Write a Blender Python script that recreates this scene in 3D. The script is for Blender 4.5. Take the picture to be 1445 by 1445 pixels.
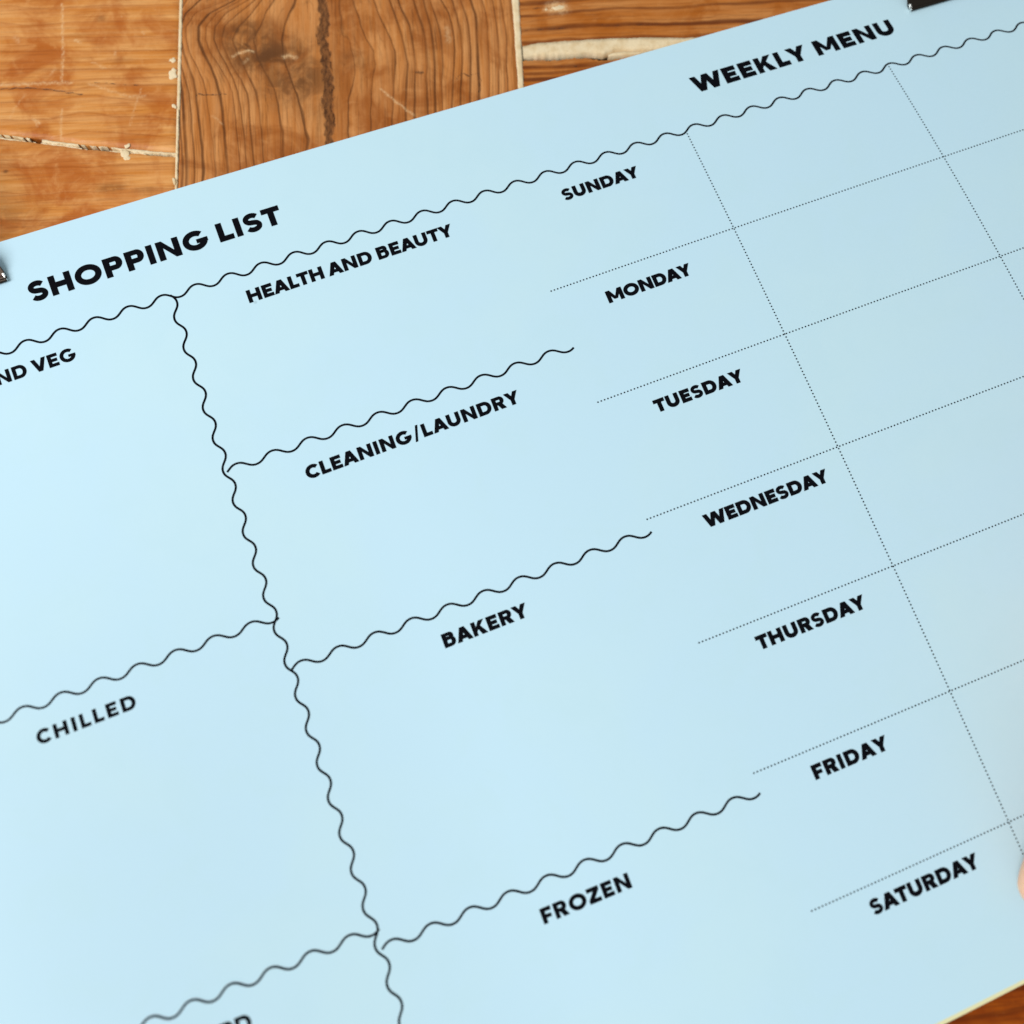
import bpy, bmesh, math, random
import numpy as np
from mathutils import Vector, Matrix
from mathutils.geometry import tessellate_polygon

random.seed(7)
sc = bpy.context.scene
for o in list(bpy.data.objects):
    bpy.data.objects.remove(o)
C = sc.collection
MM = 0.001
PADZ = 6.0                       # height of the top sheet over the table top, mm

# ------------------------------------------------------------------ camera
CAM = np.array([-117.69832411, -102.93076416, 244.53712493])      # mm, over the top sheet
ROT = np.array([[0.9332399854223982, -0.3589399916231968, 0.015007065744241183],
                [-0.34975009189054274, -0.9173041930643258, -0.19033625667904447],
                [0.08208533871081641, 0.1723806827854375, -0.9816042468166581]])
FPX = 1211.4140114475672
cam = bpy.data.cameras.new('camera')
cam.sensor_width = 36.0
cam.lens = FPX / 1445 * 36
cam.clip_start = 0.005
cam.clip_end = 50
cam.dof.use_dof = True
cam.dof.focus_distance = 0.260
cam.dof.aperture_fstop = cam.lens / 6.1
co = bpy.data.objects.new('camera', cam)
C.objects.link(co)
mw = Matrix(((ROT[0][0], -ROT[1][0], -ROT[2][0], CAM[0] * MM),
             (ROT[0][1], -ROT[1][1], -ROT[2][1], CAM[1] * MM),
             (ROT[0][2], -ROT[1][2], -ROT[2][2], (CAM[2] + PADZ) * MM),
             (0, 0, 0, 1)))
co.matrix_world = mw
sc.camera = co

# ------------------------------------------------------------------ light
world = bpy.data.worlds.new('World')
sc.world = world
world.use_nodes = True
bg = world.node_tree.nodes['Background']
bg.inputs[0].default_value = (0.90, 0.99, 0.99, 1)
bg.inputs[1].default_value = 0.42

def area(name, loc, target, size, size_y, energy, color):
    l = bpy.data.lights.new(name, 'AREA')
    l.shape = 'RECTANGLE'
    l.size = size
    l.size_y = size_y
    l.energy = energy
    l.color = color
    o = bpy.data.objects.new(name, l)
    C.objects.link(o)
    o.location = loc
    o.rotation_euler = (Vector(target) - Vector(loc)).to_track_quat('-Z', 'Y').to_euler()
    return o

area('window_light', (-1.08, -0.08, 1.06), (-0.12, -0.06, 0.0), 0.78, 1.00, 20.2, (1.0, 0.985, 0.975))

sc.view_settings.view_transform = 'Standard'
sc.view_settings.look = 'None'
sc.view_settings.exposure = 0.0
sc.view_settings.gamma = 1.0
sc.render.engine = 'CYCLES'

# ------------------------------------------------------------------ helpers
def lin(r, g, b):
    def f(c):
        c /= 255.0
        return c / 12.92 if c <= 0.04045 else ((c + 0.055) / 1.055) ** 2.4
    return (f(r), f(g), f(b), 1)

def unproject(px, py, z):
    """mm point on the plane z (mm over the table) seen at a photo pixel"""
    d = ROT.T @ np.array([(px - 722.5) / FPX, (py - 722.5) / FPX, 1.0])
    t = (z - PADZ - CAM[2]) / d[2]
    p = CAM + t * d
    return (p[0], p[1])

def on_table(px, py):
    return unproject(px, py, 0.0)

EC = [-2.029058866414883, 1.1242441467314528, -0.4505746190308471, 0.12844438625495244,
      0.7616424802491846, -10.07407748837183, -0.5583675427426243]

def sstep(a, b, x):
    t = min(1.0, max(0.0, (x - a) / (b - a)))
    return t * t * (3 - 2 * t)

def place(X, Y, up=0.0):
    """page coordinates (mm) -> point on the slightly stretched, gently lifted sheet (m)"""
    x = (X + 60) / 150
    y = (Y + 80) / 150
    z = EC[0]*x*x + EC[1]*x*y + EC[2]*y*y + EC[3]*x**3 + EC[4]*x*x*y + EC[5]*x*y*y + EC[6]*y**3
    s = CAM[2] / (CAM[2] - z)
    fx = CAM[0] + (X - CAM[0]) * s
    fy = CAM[1] + (Y - CAM[1]) * s
    h = 25.0 * sstep(-125, -345, fx) * sstep(40, -120, fy)
    k = 1 - h / CAM[2]
    return Vector(((CAM[0] + (fx - CAM[0]) * k) * MM, (CAM[1] + (fy - CAM[1]) * k) * MM, (PADZ + h + up) * MM))

def mesh_obj(name, verts, faces, mat, parent=None, smooth=False):
    me = bpy.data.meshes.new(name)
    me.from_pydata([tuple(v) for v in verts], [], faces)
    me.materials.append(mat)
    me.update()
    if smooth:
        me.polygons.foreach_set('use_smooth', [True] * len(me.polygons))
    o = bpy.data.objects.new(name, me)
    C.objects.link(o)
    if parent is not None:
        o.parent = parent
    return o

def thing(name, label, cat, loc=(0, 0, 0), group=None):
    o = bpy.data.objects.new(name, None)
    o.empty_display_size = 0.02
    C.objects.link(o)
    o.location = loc
    o['label'] = label
    o['category'] = cat
    if group:
        o['group'] = group
    return o

# ------------------------------------------------------------------ node helpers
class NT:
    def __init__(self, name):
        self.m = bpy.data.materials.new(name)
        self.m.use_nodes = True
        self.t = self.m.node_tree
        self.b = self.t.nodes['Principled BSDF']
    def n(self, kind, **kw):
        nd = self.t.nodes.new(kind)
        for k, v in kw.items():
            setattr(nd, k, v)
        return nd
    def link(self, a, b):
        self.t.links.new(a, b)
    def setin(self, sock, v):
        if isinstance(v, bpy.types.NodeSocket):
            self.link(v, sock)
        else:
            sock.default_value = v
    def math(self, op, a, b=0.0, c=0.0, clamp=False):
        nd = self.n('ShaderNodeMath', operation=op, use_clamp=clamp)
        self.setin(nd.inputs[0], a)
        self.setin(nd.inputs[1], b)
        if op in ('MULTIPLY_ADD', 'COMPARE', 'PINGPONG'):
            self.setin(nd.inputs[2], c)
        return nd.outputs[0]
    def mapr(self, v, a, b, c=0.0, d=1.0, smooth=True):
        nd = self.n('ShaderNodeMapRange')
        if smooth:
            nd.interpolation_type = 'SMOOTHSTEP'
        self.setin(nd.inputs['Value'], v)
        self.setin(nd.inputs['From Min'], a)
        self.setin(nd.inputs['From Max'], b)
        self.setin(nd.inputs['To Min'], c)
        self.setin(nd.inputs['To Max'], d)
        return nd.outputs['Result']
    def noise(self, vec, scale, detail=3.0, rough=0.55, dist=0.0):
        nd = self.n('ShaderNodeTexNoise')
        if vec is not None:
            self.link(vec, nd.inputs['Vector'])
        nd.inputs['Scale'].default_value = scale
        nd.inputs['Detail'].default_value = detail
        nd.inputs['Roughness'].default_value = rough
        nd.inputs['Distortion'].default_value = dist
        return nd.outputs['Fac']
    def mix(self, fac, a, b, mode='MIX'):
        nd = self.n('ShaderNodeMix', data_type='RGBA', blend_type=mode)
        self.setin(nd.inputs[0], fac)
        self.setin(nd.inputs[6], a)
        self.setin(nd.inputs[7], b)
        return nd.outputs[2]
    def vec(self, x, y, z=0.0):
        nd = self.n('ShaderNodeCombineXYZ')
        self.setin(nd.inputs[0], x)
        self.setin(nd.inputs[1], y)
        self.setin(nd.inputs[2], z)
        return nd.outputs[0]
    def attr(self, name):
        nd = self.n('ShaderNodeAttribute', attribute_name=name)
        return nd
    def bump(self, h, strength, dist, normal=None):
        nd = self.n('ShaderNodeBump')
        nd.inputs['Strength'].default_value = strength
        nd.inputs['Distance'].default_value = dist
        self.link(h, nd.inputs['Height'])
        if normal is not None:
            self.link(normal, nd.inputs['Normal'])
        return nd.outputs[0]

# ------------------------------------------------------------------ materials
def fine_n(w, ac, al):
    return w.noise(w.vec(w.math('MULTIPLY', ac, 0.18), w.math('MULTIPLY', al, 0.03)), 1.0, 3.0)

def wood_material(name, light, mid, dark, line, line_w=0.30, line_amt=0.75, band=0.5, scuff=0.6, spec=0.32):
    """varnished old pine: attribute 'grain' = (growth ring phase, mm along the board, mm across)"""
    w = NT(name)
    at = w.attr('grain').outputs['Vector']
    sep = w.n('ShaderNodeSeparateXYZ')
    w.link(at, sep.inputs[0])
    ph, al, ac = sep.outputs
    gap = w.attr('gap').outputs['Fac']
    knot = w.attr('knot').outputs['Fac']
    crack = w.attr('crack').outputs['Fac']
    scr = w.attr('scratch').outputs['Fac']
    # wobble of the rings
    wob = w.noise(w.vec(w.math('MULTIPLY', ac, 0.12), w.math('MULTIPLY', al, 0.05)), 1.0, 2.0)
    ph = w.math('ADD', ph, w.mapr(wob, 0.3, 0.7, -0.10, 0.10, False))
    rid = w.math('ROUND', ph)
    d = w.math('MULTIPLY', w.math('ABSOLUTE', w.math('SUBTRACT', ph, rid)), gap)
    wn = w.n('ShaderNodeTexWhiteNoise', noise_dimensions='1D')
    w.link(rid, wn.inputs['W'])
    rnd = wn.outputs['Value']
    along = w.noise(w.vec(w.math('MULTIPLY', rid, 3.7), w.math('MULTIPLY', al, 0.045)), 1.0, 3.0)
    wid = w.math('MULTIPLY', w.mapr(rnd, 0, 1, 0.6, 1.5, False), line_w)
    lm = w.mapr(d, w.math('MULTIPLY', wid, 0.45), w.math('MULTIPLY', wid, 2.0), 1.0, 0.0)
    lm = w.math('MULTIPLY', lm, w.math('MULTIPLY', w.mapr(rnd, 0, 1, 0.55, 1.0, False), w.mapr(along, 0.3, 0.6, 0.45, 1.0)))
    ph3 = w.math('ADD', w.math('MULTIPLY', ph, 3.0), w.mapr(fine_n(w, ac, al), 0.3, 0.7, -0.5, 0.5, False))
    d3 = w.math('MULTIPLY', w.math('ABSOLUTE', w.math('SUBTRACT', ph3, w.math('ROUND', ph3))), w.math('MULTIPLY', gap, 0.333))
    lm3 = w.math('MULTIPLY', w.mapr(d3, 0.08, 0.34, 1.0, 0.0), w.mapr(w.noise(w.vec(w.math('MULTIPLY', ac, 0.4), w.math('MULTIPLY', al, 0.05)), 1.0, 3.0), 0.4, 0.62))
    # late wood shading before each line
    fr = w.math('FRACT', ph)
    late = w.mapr(fr, 0.35, 1.0, 0.0, 1.0)
    # fibres, blotches
    fib = w.noise(w.vec(w.math('MULTIPLY', ac, 1.6), w.math('MULTIPLY', al, 0.06)), 1.0, 4.0, 0.65)
    fib2 = w.noise(w.vec(w.math('MULTIPLY', ac, 0.45), w.math('MULTIPLY', al, 0.022)), 1.0, 3.0, 0.6)
    p2 = w.vec(ac, al)
    blot = w.noise(p2, 0.055, 4.0, 0.6, 0.6)
    blot2 = w.noise(p2, 0.16, 4.0, 0.65, 0.8)
    spk = w.noise(p2, 1.1, 3.0, 0.7)
    col = w.mix(w.mapr(fib2, 0.3, 0.7), light, mid)
    col = w.mix(w.math('MULTIPLY', w.mapr(blot, 0.42, 0.68), 0.8), col, dark)
    col = w.mix(w.math('MULTIPLY', w.mapr(blot2, 0.52, 0.72), 0.38), col, light)
    col = w.mix(w.math('MULTIPLY', late, band), col, dark)
    col = w.mix(w.math('MULTIPLY', w.mapr(fib, 0.46, 0.76), 0.45), col, line)
    col = w.mix(w.math('MULTIPLY', w.mapr(spk, 0.25, 0.45, 1.0, 0.0), 0.22), col, dark)
    col = w.mix(w.math('MULTIPLY', lm3, line_amt * 0.28), col, line)
    col = w.mix(w.math('MULTIPLY', lm, line_amt), col, line)
    # knot: greyed dark patch
    kn = w.math('MULTIPLY', knot, w.mapr(w.noise(p2, 0.17, 4.0, 0.62, 0.8), 0.30, 0.60, 0.30, 1.0))
    col = w.mix(w.math('MULTIPLY', kn, 0.88, clamp=True), col, lin(98, 58, 26))
    # open dark resin crack
    cn = w.noise(w.vec(w.math('MULTIPLY', ac, 1.1), w.math('MULTIPLY', al, 0.35)), 1.0, 5.0, 0.72)
    ck = w.mapr(w.math('MULTIPLY', crack, w.mapr(cn, 0.2, 0.75, 1.6, 0.55, False)), 0.35, 0.75)
    col = w.mix(w.math('MULTIPLY', ck, 0.86), col, w.mix(w.mapr(cn, 0.36, 0.62), lin(44, 20, 8), lin(124, 76, 38)))
    # pale scratches
    sn = w.noise(p2, 1.3, 4.0, 0.75)
    sm = w.math('MULTIPLY', scr, w.mapr(sn, 0.36, 0.6, 0.12, 1.0))
    col = w.mix(w.math('MULTIPLY', sm, 0.75, clamp=True), col, lin(238, 200, 150))
    # tiny scuffs in every direction
    sv = w.noise(p2, 0.55, 2.0, 0.5, 3.0)
    sc_ = w.math('MULTIPLY', w.mapr(sv, 0.69, 0.76), scuff)
    col = w.mix(w.math('MULTIPLY', sc_, 0.45), col, lin(230, 180, 125))
    w.link(col, w.b.inputs['Base Color'])
    w.link(w.mapr(blot2, 0.3, 0.7, 0.27, 0.62, False), w.b.inputs['Roughness'])
    w.b.inputs['Specular IOR Level'].default_value = spec
    h = w.math('ADD', w.math('MULTIPLY', fib, 0.25), w.math('MULTIPLY', lm, -0.6))
    h = w.math('ADD', h, w.math('MULTIPLY', ck, -1.6))
    h = w.math('ADD', h, w.math('MULTIPLY', blot2, 0.9))
    w.link(w.bump(h, 0.5, 0.00022), w.b.inputs['Normal'])
    return w.m

M_LEFT = wood_material('pine_orange', lin(227, 164, 98), lin(208, 131, 55), lin(174, 86, 14), lin(132, 66, 18), 0.25, 0.26, 0.30, spec=0.24)
M_MID = wood_material('pine_ringed', lin(214, 148, 88), lin(192, 118, 54), lin(150, 78, 20), lin(76, 38, 8), 0.25, 0.82, 0.45, 0.3, 0.22)
M_RIGHT = wood_material('pine_dark', lin(204, 136, 74), lin(186, 108, 38), lin(168, 88, 12), lin(100, 44, 8), 0.42, 0.9, 0.5, 0.3, 0.2)
M_DARK = wood_material('pine_brown', lin(168, 84, 14), lin(150, 68, 5), lin(128, 50, 3), lin(76, 26, 3), 0.40, 0.6, 0.4, 0.3, 0.12)

def filler_mat():
    w = NT('filler')
    tc = w.n('ShaderNodeTexCoord').outputs['Object']
    n = w.noise(tc, 260, 4, 0.6)
    n2 = w.noise(tc, 1300, 3, 0.7)
    col = w.mix(w.mapr(n, 0.35, 0.7), lin(238, 216, 178), lin(222, 194, 150))
    col = w.mix(w.math('MULTIPLY', w.mapr(n2, 0.62, 0.74), 0.45), col, lin(170, 130, 84))
    w.link(col, w.b.inputs['Base Color'])
    w.b.inputs['Roughness'].default_value = 0.8
    w.link(w.bump(w.math('ADD', n, n2), 0.45, 0.0003), w.b.inputs['Normal'])
    return w.m
M_FILL = filler_mat()

def plain(name, col, rough=0.6, metal=0.0, spec=0.5, bumps=None):
    w = NT(name)
    w.b.inputs['Base Color'].default_value = col
    w.b.inputs['Roughness'].default_value = rough
    w.b.inputs['Metallic'].default_value = metal
    w.b.inputs['Specular IOR Level'].default_value = spec
    if bumps:
        tc = w.n('ShaderNodeTexCoord').outputs['Object']
        n = w.noise(tc, bumps[0], 4, 0.6)
        w.link(w.bump(n, bumps[1], bumps[2]), w.b.inputs['Normal'])
        w.link(w.mapr(n, 0.3, 0.7, rough * 0.8, rough * 1.2, False), w.b.inputs['Roughness'])
    return w.m

M_GAP = plain('joint_dark', lin(34, 20, 10), 0.95)

def paper_mat():
    w = NT('blue_paper')
    tc = w.n('ShaderNodeTexCoord').outputs['Object']
    big = w.noise(tc, 14, 3, 0.6, 0.4)
    fine = w.noise(tc, 900, 3, 0.6)
    mot = w.noise(tc, 70, 4, 0.6, 0.3)
    a, b = (0.553, 0.770, 0.890, 1), (0.564, 0.778, 0.868, 1)
    col = w.mix(w.mapr(big, 0.4, 0.68), a, b)
    col = w.mix(w.math('MULTIPLY', w.mapr(mot, 0.45, 0.7), 0.6), col, (0.548, 0.765, 0.862, 1))
    # a few faint specks of dust
    sp = w.n('ShaderNodeTexVoronoi', feature='F1')
    w.link(tc, sp.inputs['Vector'])
    sp.inputs['Scale'].default_value = 26
    dots = w.mapr(sp.outputs['Distance'], 0.008, 0.020, 1.0, 0.0)
    w.link(w.mix(w.math('MULTIPLY', dots, 0.30), col, lin(110, 130, 140)), w.b.inputs['Base Color'])
    w.b.inputs['Roughness'].default_value = 0.5
    w.b.inputs['Specular IOR Level'].default_value = 0.35
    w.link(w.bump(w.math('ADD', w.math('MULTIPLY', fine, 0.3), mot), 0.16, 0.00012), w.b.inputs['Normal'])
    return w.m
M_PAPER = paper_mat()
M_INK = plain('black_ink', (0.003, 0.003, 0.005, 1), 0.7, spec=0.04)
M_CREAM = plain('cream_page', lin(232, 226, 178), 0.8, bumps=(700, 0.3, 0.0002))
M_BOARD = plain('grey_board', lin(200, 190, 160), 0.9, bumps=(500, 0.4, 0.0002))
M_STEEL = plain('steel_dark_reflection', (0.05, 0.038, 0.03, 1), 0.34, 1.0, bumps=(240, 0.15, 0.0002))  # brown reflection on the silver steel put into its base colour
M_EDGE = plain('bright_steel', (0.92, 0.90, 0.86, 1), 0.16, 1.0)  # bright steel; also paints the highlight at the jaw ends

# ------------------------------------------------------------------ table
table = thing('table', 'old varnished orange pine table top with cream filler in the joints between planks', 'table', (0, 0, 0))
# table axes from two joints in view
a_top = np.array(on_table(256, 0))
a_bot = np.array(on_table(249.5, 265))
b_top = np.array(on_table(727, 0))
b_bot = np.array(on_table(738, 122))
e2 = (a_top - a_bot); e2 /= np.linalg.norm(e2)
e1 = np.array([e2[1], -e2[0]])
O = a_bot
def to_pq(pt):
    d = np.array(pt) - O
    return float(d @ e1), float(d @ e2)
def to_xy(p, q):
    v = O + p * e1 + q * e2
    return v[0], v[1]
def pxpq(px, py):
    return to_pq(on_table(px, py))

def poly_fn(pts):
    """piecewise linear function through (s, v) points, straight beyond its ends"""
    pts = sorted(pts)
    s = np.array([a for a, b in pts]); v = np.array([b for a, b in pts])
    def f(x):
        x = np.asarray(x, float)
        r = np.interp(x, s, v)
        k0 = (v[1] - v[0]) / (s[1] - s[0]) if len(s) > 1 else 0
        k1 = (v[-1] - v[-2]) / (s[-1] - s[-2]) if len(s) > 1 else 0
        return r
    return f

def axis_steps(a, b, fine, step, coarse):
    """values from a to b, dense inside fine=(f0,f1)"""
    out = [a]
    x = a
    while x < b - 1e-6:
        st = step if fine and fine[0] - step <= x <= fine[1] else coarse
        if fine and x < fine[0] and x + st > fine[0]:
            st = max(step, fine[0] - x)
        x = min(b, x + st)
        out.append(x)
    return out

def dist_poly(P, Qx, pts):
    """distance of grid points to a polyline in mm"""
    best = np.full(P.shape, 1e9)
    for (x0, y0), (x1, y1) in zip(pts[:-1], pts[1:]):
        dx, dy = x1 - x0, y1 - y0
        L = dx * dx + dy * dy + 1e-12
        t = np.clip(((P - x0) * dx + (Qx - y0) * dy) / L, 0, 1)
        best = np.minimum(best, np.hypot(P - x0 - t * dx, Qx - y0 - t * dy))
    return best

def plank(mat, along, s0, s1, lo, hi, fine=None, step=0.5, coarse=9.0, lines=None, spacing=6.0,
          knots=(), cracks=(), scratches=(), seed=0, label=None):
    """one board. along: 'p' or 'q'; s along the board from s0 to s1, its edges lo(s), hi(s) across."""
    rs = random.Random(seed)
    ss = np.array(axis_steps(s0, s1, fine[0] if fine else None, step, coarse))
    L0, H0 = lo(ss), hi(ss)
    nw = 16
    lomin, himax = float(np.min(L0)), float(np.max(H0))
    if fine:
        ts_mm = np.array(axis_steps(0.0, himax - lomin, (fine[1][0] - lomin, fine[1][1] - lomin), step, 5.0))
        ts = ts_mm / (himax - lomin)
    else:
        ts = np.linspace(0, 1, nw)
    # rounded arris rows added at both edges
    S, T = np.meshgrid(ss, ts, indexing='ij')
    A = L0[:, None] + (H0 - L0)[:, None] * T          # across coordinate, mm
    # ring phase
    phs = [rs.uniform(0, 6.28) for _ in range(6)]
    wob = 1.6 * np.sin(S * 0.011 + phs[0]) + 0.9 * np.sin(S * 0.029 + phs[1] + A * 0.02) + 0.4 * np.sin(S * 0.07 + phs[2] + A * 0.05)
    if lines:
        ls = []
        for pts in lines:
            pts = sorted(pts)
            sv = np.array([a for a, b in pts]); av = np.array([b for a, b in pts])
            ls.append(np.interp(ss, sv, av))
        ls = np.array(ls)                               # n x S
        ls = np.sort(ls, axis=0)
        for i in range(1, len(ls)):
            ls[i] = np.maximum(ls[i], ls[i - 1] + 0.5)
        k = 14
        below = [ls[0] - spacing * (k - j) for j in range(k)]
        above = [ls[-1] + spacing * (j + 1) for j in range(k)]
        ls = np.vstack(below + [ls] + above)
        PH = np.zeros_like(A); GP = np.zeros_like(A)
        for i in range(len(ss)):
            PH[i] = np.interp(A[i], ls[:, i], np.arange(len(ls)))
            g = np.diff(ls[:, i])
            GP[i] = np.interp(A[i], (ls[:-1, i] + ls[1:, i]) / 2, g)
    else:
        PH = (A + wob * 1.5) / spacing + 0.5 * np.sin(A * 0.06 + phs[3]) + 50
        GP = np.full_like(A, spacing)
    if along == 'p':
        P, Q = S, A
    else:
        P, Q = A, S
    K = np.zeros_like(A)
    for (kp, kq, rp, rq, amp) in knots:
        K = np.maximum(K, amp * np.exp(-(((P - kp) / rp) ** 2 + ((Q - kq) / rq) ** 2) ** 1.3))
    CR = np.zeros_like(A)
    for pts, wd in cracks:
        if wd > 1.0:
            wv = wd * (1 + 0.16 * np.sin(Q * 0.23 + 1.3) + 0.10 * np.sin(Q * 0.71) + 0.12 * np.sin(Q * 1.9))
            dd = dist_poly(P + 0.35 * np.sin(Q * 0.5) + 0.15 * np.sin(Q * 1.6), Q, pts)
            CR = np.maximum(CR, 0.92 * np.exp(-(dd / wv) ** 2.4))
        else:
            dd = dist_poly(P + 0.14 * np.sin(Q * 2.1 + seed) + .1 * np.sin(A * 3.3), Q + 0.14 * np.sin(P * 1.7), pts)
            CR = np.maximum(CR, 0.72 * np.exp(-(dd / wd) ** 2))
    SR = np.zeros_like(A)
    for pts, wd, amp in scratches:
        dd = dist_poly(P + 0.16 * np.sin(Q * 2.3 + 1), Q + 0.2 * np.sin(P * 1.9), pts)
        SR = np.maximum(SR, amp * np.exp(-(dd / wd) ** 2))
    X = O[0] + P * e1[0] + Q * e2[0]
    Y = O[1] + P * e1[1] + Q * e2[1]
    # edge is worn down a little, with a ragged line
    n, m = A.shape
    ea = np.minimum(A - L0[:, None], H0[:, None] - A)
    es = np.minimum(S - s0, s1 - S)
    e = np.minimum(ea, es)
    Z = -0.45 * np.exp(-(e / 0.55) ** 1.2)
    verts = np.stack([X * MM, Y * MM, Z * MM], -1).reshape(-1, 3).tolist()
    idx = np.arange(n * m).reshape(n, m)
    flip = (along == 'q')
    f = np.stack([idx[:-1, :-1], idx[1:, :-1], idx[1:, 1:], idx[:-1, 1:]], -1).reshape(-1, 4)
    if flip:
        f = f[:, ::-1]
    faces = f.tolist()
    # skirt
    ring = list(idx[:, 0]) + list(idx[-1, 1:]) + list(idx[:-1, -1][::-1]) + list(idx[0, 1:-1][::-1])
    base = len(verts)
    for r in ring:
        v = verts[r]
        verts.append([v[0], v[1], -0.024])
    nr = len(ring)
    for i in range(nr):
        j = (i + 1) % nr
        q = [ring[i], base + i, base + j, ring[j]]
        faces.append(q if not flip else q[::-1])
    o = mesh_obj('plank', verts, faces, mat, table)
    me = o.data
    tot = len(verts)
    def pad_attr(arr):
        flat = arr.reshape(-1)
        return np.concatenate([flat, flat[np.array(ring)]])
    g = me.attributes.new('grain', 'FLOAT_VECTOR', 'POINT')
    buf = np.stack([pad_attr(PH), pad_attr(S + 37.0 * seed), pad_attr(A + 91.0 * seed)], -1).astype(np.float32)
    g.data.foreach_set('vector', buf.ravel())
    for nm, arr in (('gap', GP), ('knot', K), ('crack', CR), ('scratch', SR)):
        t = me.attributes.new(nm, 'FLOAT', 'POINT')
        t.data.foreach_set('value', pad_attr(arr).astype(np.float32))
    sm = [True] * (len(faces) - nr) + [False] * nr
    me.polygons.foreach_set('use_smooth', sm)
    if label:
        o['label'] = label
    return o

def const(v):
    return lambda s: np.full_like(np.asarray(s, float), v)

def jag(f, amp, freq, seed):
    r = random.Random(seed)
    ph = [r.uniform(0, 6.28) for _ in range(5)]
    def g(s):
        s = np.asarray(s, float)
        return f(s) + amp * (np.sin(s * freq + ph[0]) * 0.5 + np.sin(s * freq * 2.3 + ph[1]) * 0.3 + np.sin(s * freq * 5.1 + ph[2]) * 0.25)
    return g

# joints in (p, q)
bt, bb = pxpq(722.5, 0), pxpq(731, 122)          # left side of the cream joint
ct, cb = pxpq(733, 0), pxpq(739.5, 122)           # right side
def seam(t, b):
    k = (t[0] - b[0]) / (t[1] - b[1])
    return lambda q: b[0] + 0.55 * k * (np.asarray(q, float) - b[1]) if False else b[0] + k * np.clip(np.asarray(q, float) - b[1], -60, 140)
mid_right = jag(seam(bt, bb), 0.12, 0.35, 3)
rg_left = seam(ct, cb)
mid_left = jag(const(0.35), 0.12, 0.3, 5)

# traced growth rings of the upright board (photo pixels, zoomed crops)
def tr(scale, ox, oy, rows, xs):
    out = []
    for y, x in zip(rows, xs):
        if x is not None:
            p, q = pxpq(ox + x / scale, oy + y / scale)
            out.append((q, p))
    return out
R4 = [0, 100, 200, 300, 400, 500, 600, 700, 800, 1000, 1300]
sA = 5.35
ringsL = [
    [-30, -30, -20, -10, 0, 20, 40, 58, 68, 82, 100][:11],
    [20, 10, 10, 15, 30, 50, 72, 90, 98, 108, 125],
    [120, 50, 40, 45, 62, 84, 115, 145, 155, 166, 186],
    [230, 115, 75, 80, 105, 145, 180, 196, 206, 226, 250],
    [440, 190, 118, 125, 152, 206, 250, 275, 290, 310, 345],
    [490, 300, 222, 222, 260, 305, 345, 372, 386, 410, 440],
    [540, 345, 272, 270, 305, 370, 435, 475, 490, 510, 532],
    [590, 420, 335, 330, 372, 430, 482, 512, 530, 562, 580],
    [640, 520, 410, 385, 420, 470, 540, 580, 592, 610, 640],
    [690, 610, 520, 470, 500, 560, 600, 642, 665, 695, 715],
    [790, 725, 690, 640, 650, 700, 750, 800, 825, 848, 866],
    [935, 900, 870, 850, 860, 880, 920, 960, 985, 1015, 1035],
]
R5 = [0, 100, 200, 300, 400, 500, 600, 700, 800, 950]
sB = 5.558
ringsR = [
    [-55, -50, -20, 10, 30, 50, 48, 38, 32, 35],
    [50, 75, 105, 150, 200, 222, 208, 196, 190, 180],
    [210, 245, 300, 345, 380, 390, 380, 368, 360, 350],
    [330, 370, 415, 440, 460, 475, 470, 465, 462, 460],
    [395, 440, 490, 515, 530, 535, 530, 530, 530, 526],
    [520, 555, 590, 615, 630, 633, 626, 630, 636, 636],
    [600, 625, 650, 668, 680, 688, 690, 692, 694, 694],
    [650, 680, 705, 725, 738, 742, 745, 745, 745, 745],
    [740, 790, 820, 835, 845, 842, 835, 828, 822, 820],
    [820, 850, 875, 890, 900, 905, 900, 892, 886, 884],
    [890, 925, 950, 962, 970, 972, 970, 968, 966, 960],
    [970, 1000, 1015, 1020, 1025, 1028, 1030, 1031, 1032, 1033],
    [1060, 1085, 1100, 1106, 1110, 1114, 1115, 1113, 1110, 1110],
    [1140, 1160, 1175, 1185, 1190, 1195, 1195, 1192, 1188, 1185],
    [1200, 1220, 1235, 1245, 1250, 1254, 1260, 1262, 1262, 1262],
]
lines_mid = [tr(sA, 240, 0, R4, r) for r in ringsL] + [tr(sB, 490, 0, R5, r) for r in ringsR]
crack_pts = [pxpq(x, y) for x, y in [(457, -25), (456, 0), (457, 30), (456, 60), (459, 82), (463, 110), (463, 150), (465, 180), (467, 215)]]
crack_thin = [pxpq(x, y) for x, y in [(463, 82), (468, 92), (468.5, 105), (467, 125), (468, 150)]]
nick = [pxpq(x, y) for x, y in [(276, 136), (281, 133), (300, 134), (320, 132)]]
nick2 = [pxpq(x, y) for x, y in [(588, 102), (596, 102)]]
heart = [pxpq(x, y) for x, y in [(643, 114), (650, 105), (656, 103), (662, 108), (668, 104), (675, 103), (678, 112), (677, 130)]]
k1 = pxpq(350, 56); k2 = pxpq(375, 78); k3 = pxpq(418, 112); k4 = pxpq(345, 45); k5 = pxpq(410, 140); k6 = pxpq(455, 130); k7 = pxpq(495, 85)
mid_scr = [([pxpq(538, 126), pxpq(552, 138), pxpq(584, 163)], 0.35, 0.8),
           ([pxpq(329, 79), pxpq(338, 75), pxpq(346, 72), pxpq(357, 72)], 0.4, 1.0),
           ([pxpq(401, 80), pxpq(410, 79), pxpq(417, 81)], 0.65, 0.9),
           ([pxpq(345, 88), pxpq(349, 84)], 0.4, 0.7),
           ([pxpq(300, 163), pxpq(314, 175)], 0.3, 0.5),
           ([pxpq(631, 40), pxpq(633, 58)], 0.9, 0.5)]
fq0, fq1 = -8.0, 80.0
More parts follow.
